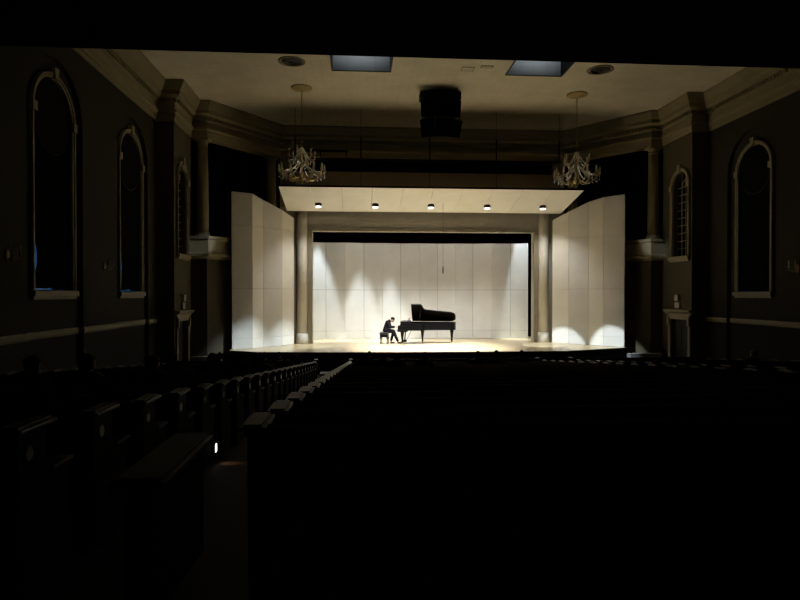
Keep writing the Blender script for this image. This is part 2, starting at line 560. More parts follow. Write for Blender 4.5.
WN = {(-1, 0): 'tall arched window nearest on the left wall', (-1, 1): 'tall arched window on the left wall beside the projecting pier',
      (1, 0): 'tall arched window on the right wall beside the projecting pier'}
for s, side in ((-1, 'left'), (1, 'right')):
    X = WX * s
    mb = MB()
    dd = MB()
    cuts = [-3.0]
    bays = BAYS[s]
    for i, b in enumerate(bays):
        nxt = 23.1 if i == len(bays) - 1 else (b + bays[i + 1]) / 2
        arch_wall(mb, X, cuts[-1], nxt, -0.3, ZW, b, 1.4, -0.3, 7.65, 0.125 * s)
        cuts.append(nxt)
        # recess back wall holding the window
        hw, zb, zs = (0.97 if s < 0 else 0.89), 3.27, 7.60
        arch_wall(mb, RX * s, b - 1.42, b + 1.42, -0.3, 9.2, b, hw, zb, zs, 0.16 * s)
        make_window(s, b, hw, zb, zs, RX * s, WN[(s, i)])
        make_curtain(s, b, hw, zb, zs, RX * s, {(-1, 0): 'black blackout curtain in the nearest arched window of the left wall',
                                               (-1, 1): 'black blackout curtain in the left wall window beside the pier',
                                               (1, 0): 'black blackout curtain in the tall arched window of the right wall'}[(s, i)],
                     *{(-1, 0): (0.36, 4.0, 0.016), (-1, 1): (0.46, 3.2, 0.016), (1, 0): (0.05, 0.2, -0.006)}[(s, i)])
    # pier front and the projecting pier wall with its small window and doorway
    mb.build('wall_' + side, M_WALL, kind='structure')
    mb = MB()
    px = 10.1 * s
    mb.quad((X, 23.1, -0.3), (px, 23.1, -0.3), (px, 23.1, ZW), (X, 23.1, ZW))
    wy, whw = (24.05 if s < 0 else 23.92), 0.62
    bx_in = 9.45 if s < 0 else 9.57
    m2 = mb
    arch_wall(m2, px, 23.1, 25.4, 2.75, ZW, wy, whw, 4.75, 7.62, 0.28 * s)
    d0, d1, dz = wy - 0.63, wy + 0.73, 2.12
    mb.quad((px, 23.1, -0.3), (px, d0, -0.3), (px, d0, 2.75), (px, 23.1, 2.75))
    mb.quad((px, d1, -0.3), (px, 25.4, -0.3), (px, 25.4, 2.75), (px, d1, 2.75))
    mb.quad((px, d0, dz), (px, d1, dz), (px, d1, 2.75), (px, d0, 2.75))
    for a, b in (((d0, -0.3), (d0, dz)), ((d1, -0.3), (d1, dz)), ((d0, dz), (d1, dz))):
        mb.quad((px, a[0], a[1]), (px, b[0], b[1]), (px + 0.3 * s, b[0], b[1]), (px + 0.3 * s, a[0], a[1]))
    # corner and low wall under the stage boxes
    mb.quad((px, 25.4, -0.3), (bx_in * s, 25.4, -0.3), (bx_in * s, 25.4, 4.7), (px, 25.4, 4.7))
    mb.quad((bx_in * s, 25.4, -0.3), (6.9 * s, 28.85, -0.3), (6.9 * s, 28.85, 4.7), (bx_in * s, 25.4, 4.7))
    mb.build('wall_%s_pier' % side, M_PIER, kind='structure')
    make_window(s, wy, whw, 4.75, 7.62, px, 'small arched window high on the %s pier above the doorway' % side, curtain=False, muntin=True)
    # doorway
    dr = empty('door_%d' % (1 if s < 0 else 2), (px, (d0 + d1) / 2, floor_z(24)), kind='structure')
    dr['label'] = 'dark side door with cream pediment under the small window of the %s pier' % side
    hz = dz - floor_z(24)
    hd = (d1 - d0) / 2
    m = MB()
    m.box(0.16 * s, -hd, 0, 0.21 * s, hd, hz)
    leaf = m.build('door_leaf', mat('dark_door_paint', (0.02, 0.016, 0.012), 0.5), dr, kind='structure')
    m = MB()
    for q in (-1, 1):
        for z0, z1 in ((0.15, 0.95), (1.1, 2.0)):
            m.box(0.14 * s, q * hd / 2 - 0.22, z0, 0.16 * s, q * hd / 2 + 0.22, z1, bev=0.008)
    m.build('door_panel', mat('dark_door_paint', (0.02, 0.016, 0.012), 0.5), leaf, kind='structure')
    m = MB()
    for q in (-1, 1):
        m.box(-0.06 * s, q * (hd + 0.08) - 0.08, 0, 0.0, q * (hd + 0.08) + 0.08, hz + 0.0)
        m.box(-0.12 * s, q * (hd + 0.10) - 0.07, hz - 0.25, 0.0, q * (hd + 0.10) + 0.07, hz + 0.12)
    m.box(-0.07 * s, -hd - 0.16, hz, 0.0, hd + 0.16, hz + 0.20)
    m.build('door_frame', M_TRIM, dr, kind='structure')
    m = MB()
    prof = [(0, 0.2), (0.08, 0.2), (0.10, 0.26), (0.20, 0.33), (0.22, 0.40), (0, 0.42)]
    m.prism([(-a * s, hz + b) for a, b in prof], -hd - 0.34, hd + 0.34, 'Y')
    m.build('door_pediment', M_TRIM, dr, kind='structure')
    # dado rail following wall and recess
    rail = MB()
    prof = [(0, 2.08), (0.03, 2.08), (0.06, 2.14), (0.06, 2.22), (0.03, 2.26), (0, 2.26)]
    path = [(X, -3.0)]
    for b in bays:
        path += [(X, b - 1.4), (RX * s, b - 1.4), (RX * s, b + 1.4), (X, b + 1.4)]
    path.append((X, 23.09))
    if s > 0:
        path = path[::-1]
    sweep(rail, prof, path)
    rail.build('trim_2' if s < 0 else 'trim_3', M_TRIM, kind='structure')
    dado = MB()
    sweep(dado, [(0, floor_z(23)), (0.012, floor_z(23)), (0.012, 2.08), (0, 2.08)], path)
    dado.build('trim_4' if s < 0 else 'trim_5', M_DADO, kind='structure')
    # box parapet (pedestal course) on the splayed wall
    m = MB()
    path = [(px, 25.4), (bx_in * s, 25.4), (6.9 * s, 28.85)]
    if s > 0:
        path = path[::-1]
    sweep(m, [(-0.45, 4.62), (0.04, 4.62), (0.10, 4.68), (0.30, 4.74), (0.30, 4.84), (0.20, 4.90), (0.20, 5.40), (0.27, 5.45), (0.27, 5.56), (-0.45, 5.56)], path)
    m.build('trim_6' if s < 0 else 'trim_7', M_CREAM, kind='structure')
    # black lined box opening behind the columns
    m = MB()
    lo, hi = 4.6, 9.8
    bp = [(10.1 * s, 25.42), (10.9 * s, 25.6), (10.9 * s, 27.6), (8.2 * s, 30.2), (6.9 * s, 28.87)]
    for a, b in zip(bp[:-1], bp[1:]):
        m.quad((a[0], a[1], lo), (b[0], b[1], lo), (b[0], b[1], hi), (a[0], a[1], hi))
    m.build('wall_%s_box' % side, M_BLACK, kind='structure')
    # columns
    for cx, cy in (((bx_in + 0.23) * s, 25.66), (7.28 * s, 28.72)):
        c = empty('column', (cx, cy, 5.56), kind='structure')
        m = MB()
        m.lathe([(0.30, 0.0), (0.30, 0.08), (0.27, 0.10), (0.29, 0.16), (0.25, 0.20)])
        m.build('column_base', M_CREAM, c, kind='structure')
        m = MB()
        m.lathe([(0.235, 0.2), (0.24, 1.2), (0.225, 2.4), (0.20, 3.83)], n=24)
        m.build('column_shaft', M_CREAM, c, kind='structure')
        m = MB()
        m.lathe([(0.20, 3.75), (0.225, 3.77), (0.225, 3.81), (0.20, 3.83), (0.20, 3.89), (0.28, 3.97), (0.28, 3.99)])
        m.box(-0.30, -0.30, 3.99, 0.30, 0.30, 4.07)
        m.build('column_capital', M_CREAM, c, kind='structure')

mb = MB()
mb.box(-11.3, -3.1, -0.5, 11.3, -3.0, CEIL)
mb.build('wall_back', M_DADO, kind='structure')

# proscenium wall with the stage opening and a dark slot above
PY = 28.85
OX, OZ = 5.36, 6.17
mb = MB()
for x0, x1, z0, z1 in ((-6.9, -OX, -0.3, 7.3), (OX, 6.9, -0.3, 7.3), (-OX, OX, OZ, 7.3)):
    mb.box(x0, PY, z0, x1, PY + 0.35, z1)
mb.build('wall_proscenium', M_PROS, kind='structure')
mb = MB()
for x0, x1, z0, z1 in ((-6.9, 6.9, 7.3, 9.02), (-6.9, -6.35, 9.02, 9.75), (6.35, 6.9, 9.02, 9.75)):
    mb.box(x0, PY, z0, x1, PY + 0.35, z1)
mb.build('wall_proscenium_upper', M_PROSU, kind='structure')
mb = MB()
mb.box(-6.35, PY + 0.30, 9.02, 6.35, PY + 0.34, 9.75)
mb.build('trim_8', M_BLACK, kind='structure')
mb = MB()
t = 0.2
for s in (-1, 1):
    a, b = sorted((s * OX, s * (OX + t)))
    mb.box(a, PY - 0.07, STAGE, b, PY, OZ + 0.0)
    a, b = sorted((s * OX, s * (OX + 0.06)))
    mb.box(a, PY - 0.10, STAGE, b, PY - 0.07, OZ + 0.06)
mb.box(-OX - t, PY - 0.09, OZ, OX + t, PY, OZ + 0.09)
mb.build('trim_9', M_TRIM, kind='structure')
for s in (-1, 1):
    c = empty('column', (5.86 * s, PY, STAGE), kind='structure')
    m = MB()
    m.lathe([(0.30, 0), (0.30, 0.42), (0.27, 0.44), (0.27, 0.5)], n=24)
    m.build('column_base', M_COL, c, kind='structure')
    m = MB()
    m.lathe([(0.25, 0.5), (0.25, 7.2)], n=28)
    m.build('column_shaft', M_COL, c, kind='structure')

# entablature running right round the room
path = [(-WX, -3), (-WX, 23.1), (-10.1, 23.1), (-10.1, 25.4), (-9.45, 25.4), (-6.9, PY), (6.9, PY), (9.57, 25.4), (10.1, 25.4), (10.1, 23.1), (WX, 23.1), (WX, -3)]
mb = MB()
sweep(mb, [(-0.5, 9.63), (0.05, 9.63), (0.05, 9.78), (0.08, 9.78), (0.08, 9.92), (0.15, 9.96), (0.16, 10.02), (0.06, 10.04), (0.06, 10.28), (0.12, 10.32),
           (0.12, 10.48), (0.20, 10.50), (0.30, 10.56), (0.32, 10.70), (0.36, 10.74), (0.44, 10.86), (0.52, 10.98), (0.52, CEIL - 0.005), (-0.5, CEIL - 0.005)], path)
V = [Vector(p) for p in path]
for a, b in zip(V[:-1], V[1:]):
    d = (b - a)
    L = d.length
    d.normalize()
    n = Vector((d.y, -d.x))
    k = 0.1
    if L > 20:
        k = 8.1 if a.y < 0 else 0.1
    end = L - 0.05 if not (L > 20 and a.y > 0) else L - 8
    while k < end:
        q = a + d * k
        M = Matrix(((d.x, n.x, 0, q.x), (d.y, n.y, 0, q.y), (0, 0, 1, 0), (0, 0, 0, 1)))
        mb.box(-0.045, 0.11, 10.34, 0.045, 0.19, 10.47, M)
        k += 0.15
mb.build('trim_1', M_CREAM, kind='structure')

# balcony over the rear pews
mb = MB()
mb.prism([(-3, 5.62), (6.0, 5.52), (6.0, 6.6), (5.85, 6.7), (5.85, 5.9), (-3, 5.95)], -11.1, 11.1, 'X')
mb.build('balcony', M_BALC, kind='structure')

# ------------------------------------------------------------------ stage
mb = MB()
edge = [(-8.6, 25.62), (-7.35, 24.78), (-4.5, 24.45), (-1.5, 24.32), (1.5, 24.28), (4.2, 24.27), (5.5, 24.32), (7.45, 25.2), (8.6, 25.62)]
back = [(8.6, 27.0), (6.6, 29.0), (6.6, 33.0), (-6.6, 33.0), (-6.6, 29.0), (-8.6, 27.0)]
mb.prism(edge + back, STAGE - 0.05, STAGE, 'Z')
mb.build('floor_stage', M_STAGE, kind='structure')
mb = MB()
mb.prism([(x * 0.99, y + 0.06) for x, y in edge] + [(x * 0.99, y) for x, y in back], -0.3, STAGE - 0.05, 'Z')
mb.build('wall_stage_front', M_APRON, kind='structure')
mb = MB()
for a, b in zip(edge[:-1], edge[1:]):
    mb.tube([(a[0], a[1], STAGE - 0.025), (b[0], b[1], STAGE - 0.025)], 0.026, 8)
mb.build('trim_10', M_APRON, kind='structure')
for s in (-1, 1):
    c = empty('stage_side_steps', (s * 9.2, 25.5, floor_z(24)), kind='structure')
    c['label'] = 'low grey-topped side steps beside the %s end of the stage' % ('left' if s < 0 else 'right')
    for k, (z, y) in enumerate(((0.25, 24.15), (0.5, 24.5), (0.72, 24.85))):
        m = MB()
        m.box(-0.78, y - 25.5, 0, 0.62, y - 25.5 + 0.36, z)
        m.build('step', M_GREYSTEP, c, kind='structure')
# black stage house
mb = MB()
mb.quad((-6.7, 33.1, -0.3), (6.7, 33.1, -0.3), (6.7, 33.1, 10), (-6.7, 33.1, 10))
mb.quad((-6.7, 29.2, -0.3), (-6.7, 33.1, -0.3), (-6.7, 33.1, 10), (-6.7, 29.2, 10))
mb.quad((6.7, 29.2, -0.3), (6.7, 33.1, -0.3), (6.7, 33.1, 10), (6.7, 29.2, 10))
mb.quad((-6.7, 29.2, 10), (6.7, 29.2, 10), (6.7, 33.1, 10), (-6.7, 33.1, 10))
mb.build('wall_stage_house', M_BLACK, kind='structure')

# rear acoustic shell: twelve folded panels
xs = [-5.85, -4.87, -3.88, -2.88, -1.91, -0.93, 0.05, 1.03, 1.98, 2.93, 3.9, 4.92, 5.80]
shell = empty('rear_acoustic_wall', (0, 31.7, STAGE), label='long pale folded acoustic wall across the back of the stage behind the piano', cat='acoustic wall')
TIERS = [(0.012, 0.42), (0.43, 2.58), (2.59, 5.05)]


def shell_y(i):
    x = xs[i]
    return 31.75 - 0.012 * x * x + (0.09 if i % 2 else -0.08)


for i in range(12):
    m = MB()
    p0, p1 = (xs[i] + 0.006, shell_y(i) - 31.7), (xs[i + 1] - 0.006, shell_y(i + 1) - 31.7)
    for z0, z1 in TIERS:
        box_between(m, p0, p1, z0, z1, z1, 0.06)
    p = m.build('wall_panel', (M_SHELL, M_SHELL3, M_SHELL2)[(i * 5 + i // 3) % 3] if i in (4, 9) else M_SHELL, shell)


def tower(name, pts, label, tiers, mats):
    """free-standing side tower of folded panels; pts are (x, y, top)"""
    c = Vector((sum(p[0] for p in pts) / len(pts), sum(p[1] for p in pts) / len(pts)))
    r = empty(name, (c.x, c.y, STAGE), label=label, cat='acoustic panel tower')
    for k, (a, b) in enumerate(zip(pts[:-1], pts[1:])):
        d = (Vector(b[:2]) - Vector(a[:2])).normalized() * 0.005
        p0 = (a[0] - c.x + d.x, a[1] - c.y + d.y)
        p1 = (b[0] - c.x - d.x, b[1] - c.y - d.y)
        m = MB()
        zs = [0.012] + list(tiers)
        for z0, z1 in zip(zs[:-1], zs[1:]):
            box_between(m, p0, p1, z0, z1 - 0.008, z1 - 0.008, 0.07)
        box_between(m, p0, p1, zs[-1], a[2] - STAGE, b[2] - STAGE, 0.07)
        m.build('tower_panel', mats[k], r)
    m = MB()
    for p in pts[1:-1]:
        m.box(p[0] - c.x - 0.03, p[1] - c.y + 0.12, 0, p[0] - c.x + 0.03, p[1] - c.y + 0.18, p[2] - STAGE - 0.6)
    m.build('tower_brace', M_BLACKMET, r)
    return r


TL = [(-8.54, 25.9, 7.52), (-7.75, 26.3, 7.50), (-7.37, 26.85, 7.32), (-6.66, 27.70, 7.0), (-6.2, 28.42, 6.72)]
TR = [(-x, y, z) for x, y, z in TL][::-1]
TR = [(6.18, 28.45, 6.73), (6.78, 27.85, 7.08), (7.42, 27.05, 7.42), (7.88, 26.45, 7.55), (8.5, 25.66, 7.56)]
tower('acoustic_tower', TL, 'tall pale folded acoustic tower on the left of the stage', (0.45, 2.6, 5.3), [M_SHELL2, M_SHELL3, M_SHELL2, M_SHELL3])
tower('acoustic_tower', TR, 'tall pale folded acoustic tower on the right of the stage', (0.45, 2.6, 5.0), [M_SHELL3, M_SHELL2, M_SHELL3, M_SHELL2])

# reflector hung in front of the proscenium
YF, ZF, YB, ZB = 25.4, 7.66, 28.42, 7.06
refl = empty('acoustic_reflector', (0, YF, ZF), label='large white slanted acoustic reflector hung above the stage with five lit downlights', cat='acoustic reflector')
sl = (ZB - ZF) / (YB - YF)
bx = [-6.52 + 13.1 * i / 10 for i in range(11)]
for i in range(10):
    m = MB()
    m.prism([(0, 0), (YB - YF, ZB - ZF), (YB - YF, ZB - ZF + 0.06), (0, 0.06)], bx[i] + 0.006, bx[i + 1] - 0.006, 'X')
    m.build('reflector_panel', M_REFL, refl)
m = MB()
m.box(-6.54, -0.035, -0.005, 6.6, -0.005, 0.06)
m.box(-6.54, -0.005, 0.062, 6.6, 0.05, 0.075)
m.build('edge_frame', M_BLACKMET, refl)
for x in DL_X:
    y = DL_Y - YF
    z = sl * y
    m = MB()
    m.rings([[(x + r * math.cos(2 * PI * k / 20), y + r * math.sin(2 * PI * k / 20), z + h) for k in range(20)] for r, h in
             ((0.15, 0.03), (0.15, -0.11), (0.135, -0.115), (0.13, -0.09))], False)
    d = m.build('downlight', M_BLACKMET, refl)
    m = MB()
    m.lathe([(0.132, z - 0.10), (0.132, z - 0.15), (0.10, z - 0.175), (0.02, z - 0.185)], (x, y, 0), 20)
    m.build('downlight_lens', M_LENS, d)
RODX = (-5.86, -3.08, -0.12, 2.79, 5.58)
for x in RODX:
    m = MB()
    m.tube([(x, 0.35, 0.0), (x, 0.35, 1.23)], 0.012, 6)
    m.build('suspension_rod', M_BLACKMET, refl)

# rigging pipe above the reflector, with its hangers
bat = empty('rigging_batten', (0, 25.75, 8.93), label='long thin black rigging pipe running across above the white reflector', cat='rigging pipe')
m = MB()
m.tube([(-6.3, 0, 0), (6.8, 0, 0)], 0.035, 8)
m.build('pipe', M_BLACKMET, bat)
for x in RODX:
    m = MB()
    m.tube([(x, 0, 0.03), (x, 0, 0.95)], 0.03, 6)
    m.tube([(x, 0, 0.95), (x, 0, CEIL - 8.93)], 0.008, 6)
    m.build('hanger', M_BLACKMET, bat)
lad = empty('lighting_frame', (-4.5, 25.7, 9.03), label='small black flat rigging frame above the pipe right of the left chandelier', cat='rigging frame')
m = MB()
m.tube([(-0.9, 0, 0.22), (0.85, 0, 0.22)], 0.05, 8)
m.build('top_bar', M_BLACKMET, lad)
for x in (-0.3, 0.8):
    m = MB()
    m.tube([(x, 0, -0.06), (x, 0, 0.22)], 0.025, 6)
    m.build('upright', M_BLACKMET, lad)

# hanging microphone
mic = empty('hanging_microphone', (0.64, 27.0, 4.1), label='thin dark microphone hanging on a wire in front of the rear wall', cat='microphone')
m = MB()
m.lathe([(0.012, 0.0), (0.026, 0.02), (0.028, 0.16), (0.022, 0.30), (0.008, 0.34)], n=10)
m.build('capsule', M_BLACKMET, mic)
m = MB()
m.tube([(0, 0, 0.34), (0, 0, 3.2)], 0.006, 6)
m.build('wire', M_BLACKMET, mic)

# ------------------------------------------------------------------ ceiling fittings
def chandelier(loc, label):
    r = empty('chandelier', loc, label=label, cat='chandelier', group='crystal chandeliers')
    H = CEIL - loc[2]
    m = MB()
    m.lathe([(0.40, H), (0.40, H - 0.03), (0.36, H - 0.06), (0.12, H - 0.09), (0.05, H - 0.13)], n=32)
    m.build('canopy', M_BRASSD, r)
    m = MB()
    m.tube([(0, 0, H - 0.12), (0, 0, 1.62)], 0.013, 8)
    m.build('hanging_rod', M_BRASS, r)
    m = MB()
    m.lathe([(0.005, 1.66), (0.05, 1.63), (0.02, 1.58), (0.025, 1.4), (0.055, 1.33), (0.03, 1.25), (0.03, 1.0), (0.09, 0.93), (0.09, 0.88), (0.035, 0.8),
             (0.035, 0.5), (0.10, 0.40), (0.16, 0.30), (0.14, 0.22), (0.05, 0.15), (0.035, 0.08), (0.05, 0.04), (0.005, 0.0)], n=16)
    m.build('stem', M_BRASS, r)
    for tier, (n, R, z0, dip, off) in enumerate(((12, 0.86, 0.36, 0.20, 0.1), (6, 0.50, 0.92, 0.16, 0.3))):
        for k in range(n):
            a = 2 * PI * k / n + off
            ca, sa = math.cos(a), math.sin(a)
            m = MB()
            path = []
            for i in range(11):
                t = i / 10
                rr = 0.05 + (R - 0.05) * t
                z = z0 - dip * math.sin(PI * min(1, t * 1.05)) + 0.12 * t * t
                path.append((rr * ca, rr * sa, z))
            m.tube(path, 0.014, 6)
            ex, ey, ez = R * ca, R * sa, path[-1][2]
            m.lathe([(0.015, ez), (0.055, ez + 0.02), (0.06, ez + 0.035), (0.02, ez + 0.04), (0.02, ez + 0.06)], (ex, ey, 0), 10)
            arm = m.build('arm', M_BRASS, r)
            m = MB()
            m.lathe([(0.014, ez + 0.06), (0.014, ez + 0.17), (0.018, ez + 0.19), (0.013, ez + 0.23), (0.002, ez + 0.27)], (ex, ey, 0), 8)
            m.build('candle', M_CANDLE, arm)
            m = MB()
            m.lathe([(0.035, ez + 0.045), (0.055, ez + 0.10), (0.05, ez + 0.2), (0.04, ez + 0.30)], (ex, ey, 0), 10, cap=False)
            m.build('glass_shade', M_SHADE, arm)
            for dr, dz, ln in ((0.0, 0.0, 0.24), (-0.17, -0.08, 0.20)):
                m = MB()
                cx, cy, tz = (R + dr) * ca, (R + dr) * sa, ez + dz
                m.lathe([(0.004, tz), (0.018, tz - 0.03), (0.004, tz - 0.06), (0.02, tz - 0.09), (0.004, tz - 0.12), (0.032, tz - ln + 0.04), (0.003, tz - ln)], (cx, cy, 0), 6)
                m.build('crystal_drop', M_GLASS, arm)
    for q in range(2):
        for k in range(12):
            a = 2 * PI * (k + 0.5 * q) / 12
            m = MB()
            path, rr_ = [], []
            for i in range(25):
                t = i / 24
                rr = 0.05 + (0.43, 0.72)[q] * t
                z = (1.40, 0.92)[q] - (0.50, 0.46)[q] * t - 0.13 * math.sin(PI * t)
                path.append((rr * math.cos(a), rr * math.sin(a), z))
                rr_.append((0.006, 0.024)[i % 2])
            m.tube(path, rr_, 6)
            m.build('crystal_strand', M_GLASS, r)
    return r


chandelier((-5.35, 23.2, 7.36), 'crystal chandelier hanging at the left above the left acoustic tower')
chandelier((5.42, 23.2, 7.36), 'crystal chandelier hanging at the right above the right acoustic tower')

for x, y, lab in ((-5.45, 20.6, 'round dark ceiling vent above the left chandelier'), (5.28, 20.6, 'round dark ceiling vent above the right chandelier')):
    r = empty('ceiling_vent', (x, y, CEIL), label=lab, cat='ceiling vent', group='round ceiling vents')
    m = MB()
    m.rings([[(rr * math.cos(2 * PI * k / 32), rr * math.sin(2 * PI * k / 32), h) for k in range(32)] for rr, h in ((0.46, 0), (0.46, -0.02), (0.38, -0.035), (0.36, -0.01))], False)
    m.build('outer_ring', M_CREAM, r)
    m = MB()
    for rr in (0.35, 0.26, 0.17):
        m.lathe([(rr, -0.01), (rr, -0.02), (rr - 0.07, -0.05), (rr - 0.08, -0.02)], n=28)
    m.lathe([(0.09, -0.01), (0.09, -0.06), (0.02, -0.075)], n=20)
    m.build('louvres', M_VENT, r)
for x, y, w, d, lab in ((0.62, 20.85, 0.42, 0.34, 'small square access panel in the ceiling nearest the speakers'), (1.25, 20.6, 0.4, 0.16, 'narrow ceiling access panel left of the right slot')):
    r = empty('access_panel', (x, y, CEIL), label=lab, cat='access panel')
    m = MB()
    m.box(-w / 2, -d / 2, -0.015, w / 2, d / 2, 0)
    m.build('cover', M_PANEL, r)
    m = MB()
    for a in (-1, 1):
        m.box(-w / 2 - 0.02, a * d / 2 - 0.012, -0.02, w / 2 + 0.02, a * d / 2 + 0.012, 0)
        m.box(a * w / 2 - 0.012, -d / 2, -0.02, a * w / 2 + 0.012, d / 2, 0)
    m.build('rim', M_CREAM, r)


def loudspeaker(loc, rz, tilt, w, h, label):
    r = empty('loudspeaker', loc, rz, label=label, cat='loudspeaker', group='hanging speaker cluster')
    Rm = Matrix.Rotation(tilt, 4, 'X')
    m = MB()
    m.prism([(-w / 2, 0), (w / 2, 0), (w / 2 * 0.72, 0.5), (-w / 2 * 0.72, 0.5)], -h / 2, h / 2, 'Z', Rm)
    m.build('cabinet', M_BLACKMET, r)
    m = MB()
    m.box(-w / 2 + 0.02, -0.02, -h / 2 + 0.02, w / 2 - 0.02, -0.001, h / 2 - 0.02, Rm, bev=0.008)
    m.build('grille', mat('speaker_grille', (0.003, 0.003, 0.003), 0.9, 0.2, 60, bump=0.4, spec=0.02), r)
    m = MB()
    for sx in (-1, 1):
        m.box(sx * w * 0.35 - 0.02, 0.1, h / 2, sx * w * 0.35 + 0.02, 0.14, h / 2 + 0.08, Rm)
    m.build('rigging_bracket', M_BLACKMET, r)
    return r


fr = empty('speaker_rigging_frame', (0, 23.2, 10.75), label='black curved rigging frame on the ceiling that carries the loudspeakers', cat='rigging frame')
m = MB()
arc = [(-0.8 + 1.6 * i / 16, -0.30 * math.sin(PI * i / 16) - 0.02) for i in range(17)]
m.prism(arc + [(0.8, 0.5), (-0.8, 0.5)], 0.0, 0.27, 'Z')
m.build('top_plate', M_BLACKMET, fr)
m = MB()
m.tube([(-0.78, -0.02 + 0.3, 0.27), (0.78, -0.02 + 0.3, 0.27)], 0.028, 8)
m.build('cross_bar', M_BLACKMET, fr)
for row, (z, tl, h) in enumerate(((10.36, rad(6), 0.62), (9.56, rad(22), 0.66))):
    for k, (x, y, rz) in enumerate(((-0.54, 23.05, -rad(22)), (0.0, 22.92, 0), (0.54, 23.05, rad(22)))):
        loudspeaker((x, y, z), rz, tl, 0.53, h, 'black loudspeaker at the %s of the %s row of the hanging cluster' % (('left', 'middle', 'right')[k], ('upper', 'lower')[row]))

# wall sconces
def sconce(s, y, label):
    r = empty('wall_sconce', (WX * s, y, 3.98), label=label, cat='wall sconce', group='twin candle wall sconces')
    m = MB()
    m.ball((-0.02 * s, 0, 0.0), 0.09, (0.3, 0.7, 1.6), 12, 8)
    m.build('back_plate', M_BRASSD, r)
    for q in (-1, 1):
        m = MB()
        m.tube([(-0.02 * s, 0, -0.05), (-0.12 * s, q * 0.07, -0.1), (-0.2 * s, q * 0.14, -0.04), (-0.2 * s, q * 0.15, 0.04)], 0.012, 6)
        m.lathe([(0.02, 0.03), (0.045, 0.05), (0.03, 0.06)], (-0.2 * s, q * 0.15, 0), 10)
        arm = m.build('arm', M_BRASS, r)
        m = MB()
        m.lathe([(0.016, 0.06), (0.016, 0.18), (0.02, 0.2), (0.003, 0.27)], (-0.2 * s, q * 0.15, 0), 8)
        m.build('candle', M_CANDLE, arm)


sconce(-1, 13.45, 'twin candle sconce on the left wall before the nearest window')
sconce(-1, 18.4, 'twin candle sconce on the left wall between the two tall windows')
sconce(1, 18.15, 'twin candle sconce on the right wall beside the tall window')

# small fittings over the side doors
for s in (-1, 1):
    r = empty('wall_fixture', (10.1 * s, 24.05, 2.62), label='pale two-part fixture on the %s pier above the side door' % ('left' if s < 0 else 'right'), cat='wall fixture', group='fixtures over the side doors')
    m = MB()
    m.box(-0.10 * s, -0.17, -0.05, 0.0, 0.17, 0.20, bev=0.01)
    m.build('lower_box', M_GREYBOX, r)
    m = MB()
    m.box(-0.14 * s, -0.13, 0.27, 0.0, 0.13, 0.52, bev=0.02)
    m.build('upper_box', M_GREYBOX, r)

# ------------------------------------------------------------------ figures
DG = None


def skin_mesh(name, chains, m, sub=2, extra=None):
    """chains: list of lists of (x,y,z,r) or (x,y,z,rx,ry); points that coincide are shared, so limbs join into one surface"""
    verts, rads, edges, idx = [], [], [], {}
    for ch in chains:
        prev = None
        for p in ch:
            key = (round(p[0], 4), round(p[1], 4), round(p[2], 4))
            if key not in idx:
                idx[key] = len(verts)
                verts.append(key)
                rads.append((p[3], p[4] if len(p) > 4 else p[3]))
            i = idx[key]
            if prev is not None and prev != i:
                edges.append((prev, i))
            prev = i
    me = bpy.data.meshes.new(name)
    me.from_pydata(verts, edges, [])
    o = bpy.data.objects.new(name + '_rig', me)
    C.objects.link(o)
    sk = o.modifiers.new('skin', 'SKIN')
    sk.use_smooth_shade = True
    sk.branch_smoothing = 0.4
    for i, (rx, ry) in enumerate(rads):
        d = me.skin_vertices[0].data[i]
        d.radius = (rx, ry)
        d.use_root = (i == 0)
    ss = o.modifiers.new('sub', 'SUBSURF')
    ss.levels = ss.render_levels = sub
    dg = bpy.context.evaluated_depsgraph_get()
    out = bpy.data.meshes.new_from_object(o.evaluated_get(dg))
    bpy.data.objects.remove(o)
    bpy.data.meshes.remove(me)
    if extra:
        bm = bmesh.new()
        bm.from_mesh(out)
        extra(bm)
        bmesh.ops.recalc_face_normals(bm, faces=bm.faces[:])
        bm.to_mesh(out)
        bm.free()
    out.name = name
    out.materials.clear()
    out.materials.append(m)
    for f in out.polygons:
        f.use_smooth = True
    return out


